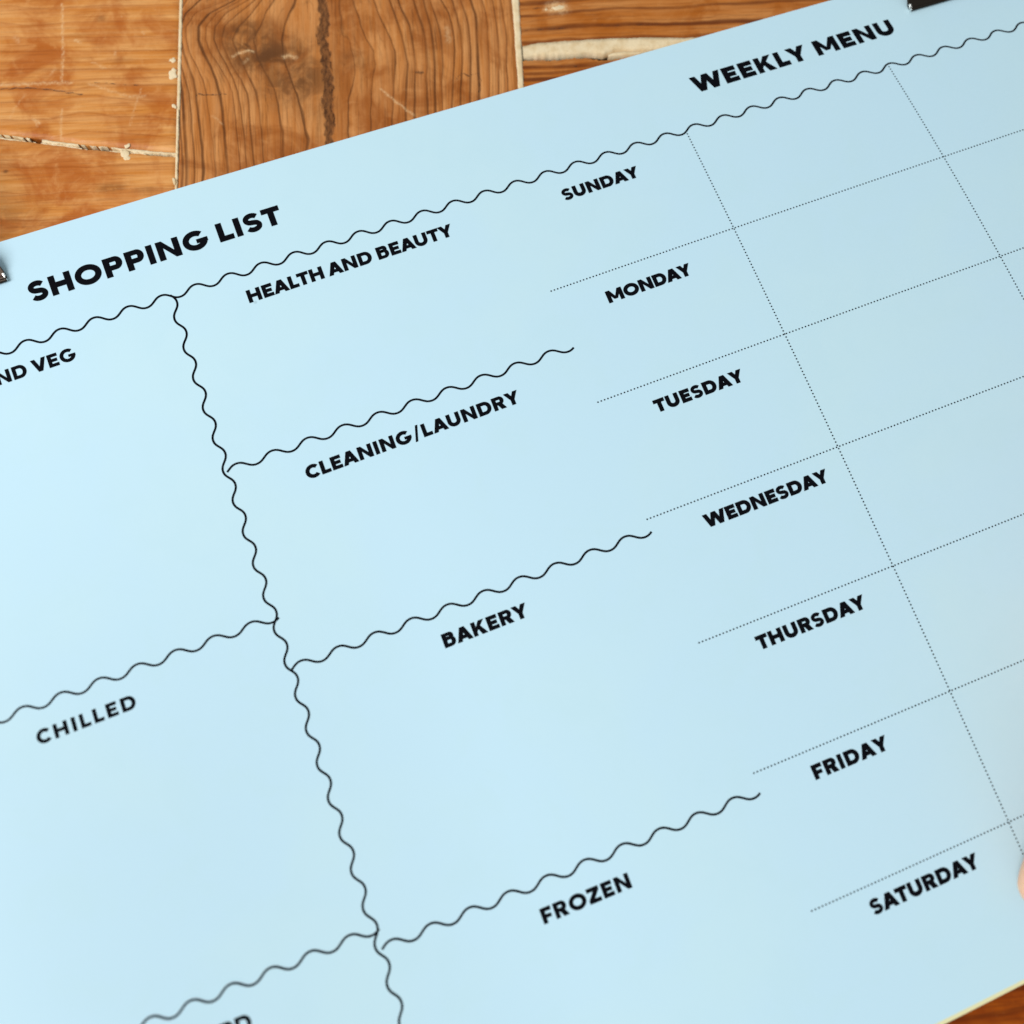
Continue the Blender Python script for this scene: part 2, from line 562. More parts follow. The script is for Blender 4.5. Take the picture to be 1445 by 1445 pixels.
plank(M_MID, 'q', -420, 330, mid_left, mid_right, fine=((fq0, fq1), (-1, 112)), step=0.5, lines=lines_mid, spacing=4.5,
      knots=[(k1[0], k1[1], 10, 8, 1.1), (k2[0], k2[1], 15, 7.5, 1.1), (k3[0], k3[1], 13, 10, 0.95), (k4[0], k4[1], 4.5, 3.6, 1.3),
             (k5[0], k5[1], 5, 5, 0.4), (k6[0], k6[1], 7, 14, 0.45), (k7[0], k7[1], 6, 3.5, 0.5)],
      cracks=[(crack_pts, 2.0), (crack_thin, 0.45), (nick, 0.38), (nick2, 0.8), (heart, 0.32)],
      scratches=mid_scr, seed=1, label='upright plank with a knot and a long dark crack')

# left group: boards run across
c0, c1 = pxpq(0, 192), pxpq(245, 218)
lc = poly_fn([(c0[0] - 60, c0[1] + 5), c0, pxpq(60, 199), pxpq(120, 207), pxpq(180, 212), c1])
lc_up = jag(lambda s: lc(s) + 0.72, 0.12, 0.6, 11)
lc_dn = jag(lambda s: lc(s) - 0.72, 0.12, 0.55, 12)
def trx(scale, ox, oy, pts):
    return [pxpq(ox + x / scale, oy + y / scale) for x, y in pts]
s2 = 5.558
left_lines = [
    trx(s2, 0, 0, [(0, -200), (700, -190), (1380, -190)]),
    trx(s2, 0, 0, [(0, -80), (700, -70), (1380, -75)]),
    trx(s2, 0, 0, [(0, 45), (420, 60), (880, 45), (1380, 30)]),
    trx(s2, 0, 0, [(0, 180), (300, 195), (900, 160), (1380, 160)]),
    trx(s2, 0, 0, [(0, 290), (500, 285), (1000, 285), (1380, 280)]),
    trx(s2, 0, 0, [(0, 405), (500, 395), (1000, 397), (1380, 385)]),
    trx(s2, 0, 0, [(0, 490), (450, 485), (900, 470), (1380, 460)]),
    trx(s2, 0, 0, [(0, 545), (450, 540), (900, 545), (1380, 540)]),
    trx(s2, 0, 0, [(0, 655), (400, 640), (800, 620), (1100, 600), (1380, 595)]),
    trx(s2, 0, 0, [(0, 692), (260, 688), (500, 715), (650, 690), (800, 655), (1100, 665), (1380, 660)]),
    trx(s2, 0, 0, [(0, 800), (400, 790), (650, 740), (1000, 768), (1380, 790)]),
]
ul_cr = [(trx(s2, 0, 0, [(0, 698), (250, 688), (420, 705), (520, 722), (650, 740)]), 0.38),
         (trx(s2, 0, 0, [(740, 650), (900, 652), (1120, 668)]), 0.22)]
scrA = trx(s2, 0, 0, [(488, 30), (490, 250), (496, 400), (484, 640)])
scrB = trx(s2, 0, 0, [(484, 860), (478, 1000), (478, 1125)])
scrC = trx(s2, 0, 834, [(462, 325), (455, 600), (452, 925)])
ul_scr = [(scrA, 0.32, 0.9), (scrB, 0.28, 0.8),
          (trx(s2, 0, 0, [(590, 318), (625, 332)]), 0.4, 1.0),
          (trx(s2, 0, 0, [(255, 935), (290, 952), (315, 970)]), 0.35, 1.0),
          (trx(s2, 0, 0, [(290, 940), (290, 985)]), 0.25, 0.8),
          (trx(s2, 0, 0, [(720, 485), (830, 540)]), 0.25, 0.7),
          (trx(s2, 0, 0, [(1120, 250), (1130, 258)]), 0.35, 0.9),
          (trx(s2, 0, 0, [(0, 668), (200, 660), (400, 650), (560, 650)]), 0.5, 0.75),
          (trx(s2, 0, 0, [(700, 655), (830, 700), (1000, 755), (1140, 755)]), 0.4, 0.55),
          (trx(s2, 0, 0, [(120, 300), (145, 325)]), 0.8, 0.5),
          (trx(s2, 0, 0, [(400, 575), (430, 550)]), 0.5, 0.5),
          (trx(s2, 0, 0, [(1110, 690), (1060, 830), (1020, 980)]), 0.25, 0.5),
          (trx(s2, 0, 0, [(80, 930), (110, 850), (200, 740)]), 0.3, 0.35),
          (trx(s2, 0, 0, [(905, 410), (905, 435)]), 0.4, 0.6)]
UL0 = pxpq(0, 0)
plank(M_LEFT, 'p', -430, -0.45, lc_up, const(150), fine=((-78, 1), (15, 76)), step=0.5, lines=left_lines, spacing=6.5,
      cracks=ul_cr, scratches=ul_scr, seed=2, knots=[(*pxpq(142, 26), 1.6, 1.2, 0.5), (*pxpq(170, 85), 5, 1.5, .25)],
      label='orange plank above the thin cracked joint')
ll_scr = [(scrC, 0.36, 0.95),
          (trx(s2, 0, 834, [(0, 770), (250, 740), (500, 715), (850, 670), (1200, 665)]), 0.35, 0.4),
          (trx(s2, 0, 834, [(320, 545), (270, 650)]), 0.4, 0.6)]
ll_cr = [(trx(s2, 0, 834, [(770, 625), (840, 632), (900, 648), (960, 650)]), 0.30),
         (trx(s2, 0, 834, [(1050, 655), (1100, 665), (1220, 670)]), 0.28)]
ll_lines = [[(a, b - 9.5 * i + 1.2 * math.sin(a * .05 + i)) for a, b in [(-80, 12), (-40, 10), (0, 9)]] for i in range(6)]
plank(M_LEFT, 'p', -430, -0.45, const(-118), lc_dn, fine=((-78, 1), (-22, 32)), step=0.5, lines=ll_lines, spacing=11,
      cracks=ll_cr, scratches=ll_scr, knots=[(*pxpq(158, 265), 5, 1.5, 0.6), (*pxpq(8, 310), 14, 9, 0.35), (*pxpq(205, 268), 5, 1.2, .4), (*pxpq(8, 242), .8, .6, 1.0)],
      seed=3, label='orange plank below the thin cracked joint')
for i in range(1, 3):
    plank(M_LEFT, 'p', -430, -0.45, const(-118 - 128 * i), const(-119 - 128 * (i - 1)), seed=10 + i, spacing=8)
plank(M_LEFT, 'p', -430, -0.45, const(151), const(270), seed=14, spacing=7)

# right group
def fpx(pts):
    return poly_fn([pxpq(x, y) for x, y in pts])
r_top = jag(fpx([(738, 64), (762, 59.7), (814, 56), (857, 53.6), (918, 52), (960, 52.6), (1000, 51.5)]), 0.10, 0.7, 21)
r_bot = jag(fpx([(737, 83), (753, 80.5), (788, 79.6), (828, 78), (854, 80), (890, 78), (910, 74), (960, 71)]), 0.10, 0.8, 22)
s6 = 5.78
ru_lines = [
    trx(s6, 710, 0, [(140, -420), (850, -480), (2000, -520)]),
    trx(s6, 710, 0, [(140, -250), (850, -300), (2000, -330)]),
    trx(s6, 710, 0, [(140, -120), (850, -150), (2000, -180)]),
    trx(s6, 710, 0, [(140, 35), (500, 10), (850, -20), (1445, -40), (2000, -60)]),
    trx(s6, 710, 0, [(140, 130), (500, 95), (850, 75), (1200, 60), (1445, 52), (1900, 25), (2200, 6)]),
    trx(s6, 710, 0, [(140, 250), (500, 225), (700, 208), (850, 200), (1200, 190), (1445, 195), (1900, 180)]),
    trx(s6, 710, 0, [(140, 350), (500, 320), (850, 300), (1445, 290)]),
]
ru_cr = [(trx(s6, 710, 0, [(240, 75), (300, 62), (370, 60)]), 0.35),
         (trx(s6, 710, 0, [(140, 252), (300, 240), (500, 226)]), 0.28),
         (trx(s6, 710, 0, [(800, 205), (1000, 200), (1200, 195), (1445, 190)]), 0.30)]
ru_scr = [(trx(s6, 710, 0, [(345, 78), (355, 82)]), 0.8, 1.0),
          (trx(s6, 710, 0, [(400, 62), (440, 58), (480, 66)]), 1.9, 1.3)]
plank(M_RIGHT, 'p', 0, 560, r_top, const(150), fine=((104, 190), (0, 84)), step=0.6, lines=ru_lines, spacing=6,
      cracks=ru_cr, scratches=ru_scr, seed=4, label='brown plank above the wide cream joint')
table.children[-1].data
rl_lines = [trx(s6, 710, 0, [(200, 602), (380, 598), (700, 560)]), trx(s6, 710, 0, [(200, 548), (600, 538), (900, 525)]),
            trx(s6, 710, 0, [(200, 650), (500, 640), (800, 630)]), trx(s6, 710, 0, [(200, 720), (500, 705), (800, 700)])]
plank(M_RIGHT, 'p', 0, 560, const(-96), lambda s_: r_bot(s_) - 0.75 + 0.3 * np.sin(np.asarray(s_) * 0.35), fine=((104, 160), (-8, 62)), step=0.6, lines=rl_lines[::1], spacing=5,
      cracks=[(trx(s6, 710, 0, [(380, 540), (600, 538)]), 0.25)], seed=5, label='brown plank below the wide cream joint')
for i in range(1, 4):
    plank(M_DARK, 'p', 0, 560, const(-96 - 118 * i), const(-97.5 - 118 * (i - 1)), seed=20 + i, spacing=4.5)
plank(M_RIGHT, 'p', 0, 560, const(151), const(270), seed=25, spacing=6)
# the right hand boards start at the cream joint: move their first columns onto it
for o in list(table.children)[-6:]:
    me = o.data
    nv = len(me.vertices)
    cs = np.zeros(nv * 3); me.vertices.foreach_get('co', cs); cs = cs.reshape(-1, 3)
    P = ((cs[:, 0] / MM - O[0]) * e1[0] + (cs[:, 1] / MM - O[1]) * e1[1])
    Qv = ((cs[:, 0] / MM - O[0]) * e2[0] + (cs[:, 1] / MM - O[1]) * e2[1])
    edge = rg_left(Qv) + 0.10 * np.sin(Qv * 1.1) + 0.07 * np.sin(Qv * 2.7)
    under = P < edge
    P = np.where(under, edge, P)
    cs[:, 0] = (O[0] + P * e1[0] + Qv * e2[0]) * MM
    cs[:, 1] = (O[1] + P * e1[1] + Qv * e2[1]) * MM
    me.vertices.foreach_set('co', cs.ravel())
    me.update()

# dark base deep in the joints: the frame that carries the boards
sub = [to_xy(p, q) for p, q in ((-430, -420), (560, -420), (560, 270), (-430, 270))]
vs = [(x * MM, y * MM, -0.004) for x, y in sub] + [(x * MM, y * MM, -0.03) for x, y in sub]
mesh_obj('under_frame', vs, [(0, 1, 2, 3), (7, 6, 5, 4), (0, 4, 5, 1), (1, 5, 6, 2), (2, 6, 7, 3), (3, 7, 4, 0)], M_GAP, table)

# filler: ragged ribbons pressed in the joints
def ribbon(s0, s1, lo, hi, along, z=-0.18, step=0.5, name='filler', seed=0, gaps=(), parent=table):
    r = random.Random(seed)
    n = int((s1 - s0) / step) + 1
    verts, faces = [], []
    off = 0
    prev = None
    for i in range(n):
        s = s0 + (s1 - s0) * i / (n - 1)
        a, b = float(lo(s)), float(hi(s))
        if any(g0 < s < g1 for g0, g1 in gaps) or b - a < 0.05:
            prev = None
            continue
        row = []
        for t, dz in ((0.0, -2.6), (0.02, -0.06), (0.3, 0.05), (0.7, 0.04), (0.98, -0.06), (1.0, -2.6)):
            c = a + (b - a) * t
            p, q = (s, c) if along == 'p' else (c, s)
            x, y = to_xy(p, q)
            row.append(len(verts))
            verts.append((x * MM, y * MM, (z + dz + r.uniform(-0.05, 0.05)) * MM))
        if prev is not None:
            for k in range(5):
                f = (prev[k], row[k], row[k + 1], prev[k + 1])
                faces.append(f if along == 'p' else f[::-1])
        prev = row
    return mesh_obj(name, verts, faces, M_FILL, parent, True)

def ragged(f, seed, amp):
    r = random.Random(seed)
    tab = [r.uniform(-1, 1) for _ in range(2000)]
    def g(s):
        x = float(s) * 1.1 + 900
        i = int(x); t = x - i
        a = tab[i % 2000] * (1 - t) + tab[(i + 1) % 2000] * t
        x2 = float(s) * 3.7 + 3000
        i2 = int(x2); t2 = x2 - i2
        b = tab[(i2 + 57) % 2000] * (1 - t2) + tab[(i2 + 58) % 2000] * t2
        return float(f(s)) + amp * (0.65 * a + 0.4 * b)
    return g

# wide upright joint, filled to the brim
ribbon(-60, 150, ragged(mid_right, 31, 0.05), ragged(rg_left, 32, 0.06), 'q', z=-0.10, seed=33)
# wide cream band between the two brown boards, leaving a dark line along its lower edge
lowe = fpx([(737, 82), (753, 79.5), (788, 78.3), (815, 77.2), (828, 74.6), (840, 76), (853, 77.3), (862, 72.5), (875, 70), (900, 71), (960, 69)])
ribbon(float(rg_left(60)) + 0.1, 240, ragged(lambda s_: lowe(s_) + 0.28, 34, 0.22), ragged(r_top, 35, 0.08), 'p', z=-0.12, seed=36)
low2 = fpx([(858, 79), (875, 77.5), (900, 75.6), (912, 73)])
hig2 = fpx([(855, 77.6), (866, 73.6), (880, 71.4), (900, 72.4), (912, 72)])
ribbon(pxpq(858, 77)[0], pxpq(912, 73)[0], ragged(low2, 37, 0.06), ragged(hig2, 38, 0.06), 'p', z=-0.2, seed=39)
# thin left joint between the upright and the orange boards
ribbon(-60, 150, lambda s: -0.75, ragged(lambda s: 0.05 + (0.28 if s > 28 else 0), 41, 0.20), 'q', z=-0.22, step=0.4, seed=42, name='filler')
# thin broken filler in the cracked joint
pA = pxpq(0, 192)[0]
def thick(s):
    return 0.5 + 0.5 * math.sin(s * 0.33 + 1.0)
ribbon(-100, -0.6, ragged(lambda s: lc(s) + 0.16 + 0.45 * math.sin(s * 0.21 + .6), 43, 0.55), lambda s: float(lc_up(s)), 'p', z=-0.22, step=0.4, seed=44,
       gaps=((pxpq(42, 196)[0], pxpq(58, 199)[0]),))
ribbon(-100, -0.6, lambda s: float(lc_dn(s)), ragged(lambda s: lc(s) - 0.52 + .2 * math.sin(s * .3), 46, 0.34), 'p', z=-0.3, step=0.4, seed=47)

# smears and chips of filler on the boards
def chip(cx, cy, rx, ry, seed, rot=0.0):
    r = random.Random(seed)
    verts, faces = [], []
    n = 18
    c = on_table(cx, cy)
    rr = [r.choice((0.5, 0.8, 1.0, 1.25)) * r.uniform(0.8, 1.1) for _ in range(n)]
    for ring_, (k, z) in enumerate(((1.0, 0.0), (0.86, 0.09), (0.45, 0.12))):
        for i in range(n):
            a = 2 * math.pi * i / n
            k2 = rr[i] * 0.5 + 0.25 * (rr[i - 1] + rr[(i + 1) % n])
            dx, dy = math.cos(a) * rx * k * k2, math.sin(a) * ry * k * k2
            x = dx * math.cos(rot) - dy * math.sin(rot)
            y = dx * math.sin(rot) + dy * math.cos(rot)
            verts.append(((c[0] + x) * MM, (c[1] + y) * MM, (z + r.uniform(-0.03, 0.03) * ring_) * MM))
    verts.append((c[0] * MM, c[1] * MM, 0.13 * MM))
    for g in range(2):
        for i in range(n):
            j = (i + 1) % n
            faces.append((g * n + i, g * n + j, (g + 1) * n + j, (g + 1) * n + i))
    for i in range(n):
        faces.append((2 * n + i, 2 * n + (i + 1) % n, 3 * n))
    return verts, faces
for args in [(243, 85, 1.3, 0.9, 1), (244, 106, 1.5, 1.8, 2), (245.5, 150, 0.7, 1.0, 3), (176, 217, 1.7, 1.5, 4), (179, 223, 1.3, 1.1, 5),
             (180, 206, 1.3, 0.8, 6), (173, 214, 0.9, 0.7, 7), (246, 255, 0.6, 1.5, 8), (787, 11, 2.0, 1.0, 9), (771, 13.5, 0.6, 0.4, 10), (245, 100, 1.0, 1.1, 12)]:
    v, f = chip(*args)
    mesh_obj('filler_smear', v, f, M_FILL, table, True)

# ------------------------------------------------------------------ planner pad
pad = thing('planner_pad', 'pale blue weekly planner and shopping list pad lying askew on the pine table', 'planner', (0, 0, 0))
X0, X1, Y0, Y1 = -286.0, 149.0, -227.6, 69.7

def slab(name, x0, x1, y0, y1, ztop, zbot, mat, parent, step=5.0, wav=0.0, seed=0):
    r = random.Random(seed)
    ph = [r.uniform(0, 6) for _ in range(4)]
    nx = int((x1 - x0) / step) + 1
    ny = int((y1 - y0) / step) + 1
    verts, faces = [], []
    for i in range(nx + 1):
        for j in range(ny + 1):
            x = x0 + (x1 - x0) * i / nx
            y = y0 + (y1 - y0) * j / ny
            if j == 0:
                y += wav * math.sin(x * 0.021 + ph[0])
            verts.append(place(x, y, ztop))
    n = len(verts)
    ix = lambda i, j: i * (ny + 1) + j
    for i in range(nx):
        for j in range(ny):
            faces.append((ix(i, j), ix(i + 1, j), ix(i + 1, j + 1), ix(i, j + 1)))
    nt = len(faces)
    ring = [ix(i, 0) for i in range(nx + 1)] + [ix(nx, j) for j in range(1, ny + 1)] + [ix(i, ny) for i in range(nx - 1, -1, -1)] + [ix(0, j) for j in range(ny - 1, 0, -1)]
    for k in ring:
        v = verts[k]
        verts.append(Vector((v.x, v.y, v.z - (ztop - zbot) * MM)))
    nn_ = len(verts)
    for k in ring:                       # the rim has its own vertices so the sheet stays crisp
        verts.append(Vector(verts[k]))
    for k in range(len(ring)):
        l = (k + 1) % len(ring)
        faces.append((nn_ + k, n + k, n + l, nn_ + l))
    lowmap = {k: n + i for i, k in enumerate(ring)}
    for k in range(n):
        if k not in lowmap:
            lowmap[k] = len(verts)
            v = verts[k]
            verts.append(Vector((v.x, v.y, v.z - (ztop - zbot) * MM)))
    for i in range(nt):
        faces.append(tuple(lowmap[q] for q in faces[i])[::-1])
    o = mesh_obj(name, verts, faces, mat, parent)
    o.data.polygons.foreach_set('use_smooth', [True] * nt + [False] * (len(faces) - nt))
    return o

sheet = slab('top_sheet', X0, X1, Y0, Y1, 0.0, -0.18, M_PAPER, pad)
under = [(1.0, 0.10, 0.6), (1.5, 0.16, 1.2), (2.0, 0.12, 1.8), (2.4, 0.18, 2.4)]
zt = -0.2
for i, (lo_, hi_, _) in enumerate(under):
    slab('page', X0 - 0.05 * i, X1 + 0.1 * i, Y0 - lo_, Y1 + hi_, zt, zt - 0.85, M_CREAM, pad, step=12, wav=0.07, seed=60 + i)
    zt -= 0.87
slab('backing_board', X0, X1, Y0 - 0.9, Y1 + 0.1, zt, zt - 1.5, M_BOARD, pad, step=12)

# ------------------------------------------------------------------ lettering
def ell(cx, cy, rx, ry, a0, a1, n=28):
    return [(cx + rx * math.cos(math.radians(a0 + (a1 - a0) * i / n)), cy + ry * math.sin(math.radians(a0 + (a1 - a0) * i / n))) for i in range(n + 1)]
def arc(cx, cy, rx, ry, sx, sy, a0, a1, n=28):
    return [('q', ell(cx, cy, rx, ry, a0, a1, n), ell(cx, cy, rx - sx, ry - sy, a0, a1, n))]
def R_(x0, y0, x1, y1):
    return [('p', [(x0, y0), (x1, y0), (x1, y1), (x0, y1)])]
def P_(*pts):
    return [('p', list(pts))]
def spline(pts, n=8):
    out = []
    for i in range(len(pts) - 1):
        p0 = pts[max(0, i - 1)]; p1 = pts[i]; p2 = pts[i + 1]; p3 = pts[min(len(pts) - 1, i + 2)]
        for k in range(n):
            t = k / n
            out.append(tuple(0.5 * (2 * p1[d] + (-p0[d] + p2[d]) * t + (2 * p0[d] - 5 * p1[d] + 4 * p2[d] - p3[d]) * t * t + (-p0[d] + 3 * p1[d] - 3 * p2[d] + p3[d]) * t ** 3) for d in (0, 1)))
    out.append(pts[-1])
    return out
def band(pts, w0):
    a, b = [], []
    for i, (x, y) in enumerate(pts):
        p = pts[max(0, i - 1)]; q = pts[min(len(pts) - 1, i + 1)]
        dx, dy = q[0] - p[0], q[1] - p[1]
        l = math.hypot(dx, dy) or 1
        a.append((x - dy / l * w0 / 2, y + dx / l * w0 / 2))
        b.append((x + dy / l * w0 / 2, y - dx / l * w0 / 2))
    return [('q', a, b)]

WID = dict(A=.98, B=.76, C=.92, D=.88, E=.66, F=.64, G=.98, H=.86, I=None, K=.86, L=.60, M=1.10, N=.90, O=1.04, P=.74, R=.80, S=.70,
           T=.74, U=.84, V=.96, W=1.42, Y=.92, Z=.74)
WID['/'] = .46
# side shape: how much closer a neighbour may sit
LSB = dict(A=-.09, C=-.03, G=-.03, O=-.03, T=-.06, V=-.09, W=-.08, Y=-.09, S=-.03, J=-.02, Z=-.03)
RSB = dict(A=-.09, C=-.13, D=-.03, O=-.03, T=-.06, V=-.09, W=-.08, Y=-.09, S=-.03, P=-.03, K=-.05, R=-.04, L=-.05, F=-.04, E=-.02, B=-.02, Z=-.03, G=-.01)

def glyph(ch, w, s):
    t = s * 0.90
    c = w / 2
    ov = 0.014
    if ch == 'A':
        a = s * .56
        yb, yt = .17, .17 + t * .95
        f = lambda y: (c - a) * y
        return P_((0, 0), (1.12 * s, 0), (c + a, 1), (c - a, 1)) + P_((w, 0), (c + a, 1), (c - a, 1), (w - 1.12 * s, 0)) + \
            P_((f(yb) + s * .6, yb), (w - f(yb) - s * .6, yb), (w - f(yt) - s * .6, yt), (f(yt) + s * .6, yt))
    if ch == 'V':
        a = s * .56
        return P_((0, 1), (c - a, 0), (c + a, 0), (1.12 * s, 1)) + P_((w, 1), (w - 1.12 * s, 1), (c - a, 0), (c + a, 0))
    if ch == 'W':
        b1, b2 = w * .285, w * .715
        k = 1.06 * s
        h = k / 2
        return P_((0, 1), (b1 - h, 0), (b1 + h, 0), (k, 1)) + P_((c - h, 1), (b1 - h, 0), (b1 + h, 0), (c + h, 1)) + \
            P_((c - h, 1), (b2 - h, 0), (b2 + h, 0), (c + h, 1)) + P_((w - k, 1), (b2 - h, 0), (b2 + h, 0), (w, 1))
    if ch == 'M':
        return R_(0, 0, s, 1) + R_(w - s, 0, w, 1) + P_((0, 1), (c - s * .42, .20), (c + s * .42, .20), (s * 1.05, 1)) + \
            P_((w, 1), (w - s * 1.05, 1), (c - s * .42, .20), (c + s * .42, .20))
    if ch == 'N':
        return R_(0, 0, s, 1) + R_(w - s, 0, w, 1) + P_((0, 1), (w - s * .98, 0), (w, 0), (s * .98, 1))
    if ch == 'Y':
        return P_((0, 1), (c - s * .52, .40), (c + s * .52, .40), (s * 1.2, 1)) + P_((w, 1), (w - s * 1.2, 1), (c - s * .52, .40), (c + s * .52, .40)) + R_(c - s / 2, 0, c + s / 2, .42)
    if ch == 'H':
        return R_(0, 0, s, 1) + R_(w - s, 0, w, 1) + R_(s, .5 - t / 2, w - s, .5 + t / 2)
    if ch == 'I':
        return R_(0, 0, s, 1)
    if ch == 'L':
        return R_(0, 0, s, 1) + R_(s, 0, w, t)
    if ch == 'T':
        return R_(0, 1 - t, w, 1) + R_(c - s / 2, 0, c + s / 2, 1 - t)
    if ch == 'E':
        return R_(0, 0, s, 1) + R_(s, 0, w, t) + R_(s, 1 - t, w * .985, 1) + R_(s, .5 - t * .48, w * .90, .5 + t * .48)
    if ch == 'F':
        return R_(0, 0, s, 1) + R_(s, 1 - t, w, 1) + R_(s, .44 - t * .46, w * .90, .44 + t * .46)
    if ch == 'Z':
        return R_(0, 1 - t, w, 1) + R_(0, 0, w, t) + P_((0, t * .9), (s * 1.35, t * .9), (w, 1 - t * .9), (w - s * 1.35, 1 - t * .9))
    if ch == '/':
        return P_((0, -.12), (s * .62, -.12), (w, 1.08), (w - s * .62, 1.08))
    if ch == 'K':
        return R_(0, 0, s, 1) + P_((s * .9, .27), (w - s * 1.38, 1), (w - .01, 1), (s * .9, .27)) [:0] + \
            P_((s * .9, .26), (s * .9, .56), (w - s * 1.42, 1), (w - .02, 1)) + P_((s * 1.0 + .10, .48), (s + .30, .66), (w, 0), (w - s * 1.36, 0))
    if ch == 'O':
        return arc(c, .5, c, .5 + ov, s, s * .92, 0, 360, 48)
    if ch == 'C':
        return arc(c + .03, .5, c + .03, .5 + ov, s, s * .92, 42, 318, 40)
    if ch == 'G':
        return arc(c + .01, .5, c + .01, .5 + ov, s, s * .92, 46, 346, 44) + R_(c + .06, .5 - t * .62, w + .015, .5 + t * .18)
    if ch == 'U':
        r = c
        return R_(0, .42, s, 1) + R_(w - s, .42, w, 1) + arc(c, .42, c, .42 + ov, s, s * .95, 180, 360, 30)
    if ch == 'D':
        r = min(.5, w - s * .9)
        x0 = w - r
        return R_(0, 0, s, 1) + R_(s, 0, x0, t) + R_(s, 1 - t, x0, 1) + arc(x0, .5, r, .5, s, t, -90, 90, 30)
    def bowl(y0, y1, wd):
        r = (y1 - y0) / 2
        x0 = wd - r * 1.02
        return R_(s, y0, x0, y0 + t * .92) + R_(s, y1 - t * .92, x0, y1) + arc(x0, y0 + r, r * 1.02, r, s, t * .92, -90, 90, 20)
    if ch == 'P':
        return R_(0, 0, s, 1) + bowl(.32, 1, w)
    if ch == 'B':
        return R_(0, 0, s, 1) + bowl(.47, 1, w * .93) + bowl(0, .47 + t * .92, w)
    if ch == 'R':
        return R_(0, 0, s, 1) + bowl(.35, 1, w * .95) + P_((w * .36, .42), (w * .36 + s * 1.25, .42), (w, 0), (w - s * 1.28, 0))
    if ch == 'S':
        b = min(s * .90, .265)
        ry = (1 + 2 * ov - b) / 4
        rx = c - b / 2
        top = ell(c, 1 + ov - b / 2 - ry, rx * .97, ry, 28, 242, 26)
        bot = ell(c, -ov + b / 2 + ry, rx, ry, 62, -154, 26)
        return band(top + bot, b)
    return []

def text(word, xl, xr, yb, cap, s=0.25, wf=1.0, name='lettering', slope=0.0):
    """word set between page x xl..xr on baseline yb"""
    adv, items = 0.0, []
    kern = 0.0
    seq = []
    for i, ch in enumerate(word):
        if ch == ' ':
            adv += 0.13 * wf
            continue
        w = s if ch == 'I' else WID[ch] * wf
        prev = word[i - 1] if i else None
        k = 0.0
        if prev and prev != ' ':
            k = (RSB.get(prev, 0) + LSB.get(ch, 0))
            if (prev + ch) in ('AY', 'AT', 'LT', 'LY', 'AU'):
                k -= .05
            if (prev + ch) in ('LA',):
                k += .04
        elif prev == ' ':
            k = LSB.get(ch, 0)
        adv += k
        seq.append((ch, adv, w, len(seq)))
        adv += w
    total = (xr - xl) / cap
    gaps = len(word) - 1
    tr_ = (total - adv) / gaps
    verts, faces = [], []
    gi = 0
    pos = {}
    n_before = -1
    out = []
    j = 0
    for i, ch in enumerate(word):
        if ch == ' ':
            continue
        c_, a, w, _ = seq[j]; j += 1
        out.append((c_, a + tr_ * i, w))
    lift = 0.06
    def put(u, v):
        X = xl + u * cap
        return place(X, yb + v * cap + slope * (X - xl), lift)
    def refine(poly):
        return poly
    for ch, a, w in out:
        for k, piece in enumerate(glyph(ch, w, s)):
            lift = 0.06 + 0.003 * (k % 4)
            if piece[0] == 'p':
                pts = piece[1]
                area2 = sum(pts[i][0] * pts[(i + 1) % len(pts)][1] - pts[(i + 1) % len(pts)][0] * pts[i][1] for i in range(len(pts)))
                if area2 < 0:
                    pts = pts[::-1]
                b = len(verts)
                verts += [put(a + x, y) for x, y in pts]
                faces.append(tuple(range(b, b + len(pts))))
            else:
                A_, B_ = piece[1], piece[2]
                b = len(verts)
                for (x, y), (x2, y2) in zip(A_, B_):
                    verts.append(put(a + x, y)); verts.append(put(a + x2, y2))
                for i in range(len(A_) - 1):
                    f = (b + 2 * i, b + 2 * i + 2, b + 2 * i + 3, b + 2 * i + 1)
                    v0, v1, v2 = verts[f[0]], verts[f[1]], verts[f[2]]
                    if (v1 - v0).cross(v2 - v0).z < 0:
                        f = f[::-1]
                    faces.append(f)
    o = mesh_obj(name, verts, faces, M_INK, sheet)
    o['label'] = 'black printed words ' + word if ' ' in word or '/' in word else 'black printed word ' + word
    return o

text('SHOPPING LIST', -207.9, -130.4, 48.9, 6.15, 0.31, 1.24, 'heading')
text('WEEKLY MENU', 9.4, 84.6, 49.4, 6.2, 0.32, 1.22, 'heading')
text('FRUIT AND VEG', -248.5, -201.0, 28.3, 4.0, 0.28, 1.16, 'section_title')
text('HEALTH AND BEAUTY', -148.2, -82.6, 27.6, 4.15, 0.30, 1.16, 'section_title')
text('CLEANING/LAUNDRY', -149.4, -82.7, -29.9, 4.1, 0.30, 1.16, 'section_title')
text('BAKERY', -128.8, -103.3, -89.8, 4.1, 0.305, 1.17, 'section_title')
text('FROZEN', -129.2, -103.9, -166.9, 4.0, 0.30, 1.16, 'section_title')
text('CHILLED', -243.2, -214.6, -74.2, 4.0, 0.275, 1.16, 'section_title')
text('CUPBOARD', -243.5, -208.3, -163.0, 4.0, 0.275, 1.16, 'section_title')
for i, (wd, xr, ) in enumerate([('SUNDAY', -20.1), ('MONDAY', -18.0), ('TUESDAY', -17.2), ('WEDNESDAY', -6.3), ('THURSDAY', -11.9), ('FRIDAY', -22.8), ('SATURDAY', -12.6)]):
    yb = [26.9, -10.0, -47.4, -84.7, -122.2, -160.0, -197.5][i]
    text(wd, -46.1 if i != 5 else -46.0, xr, yb, 4.05, 0.325, 1.18, 'day_name')

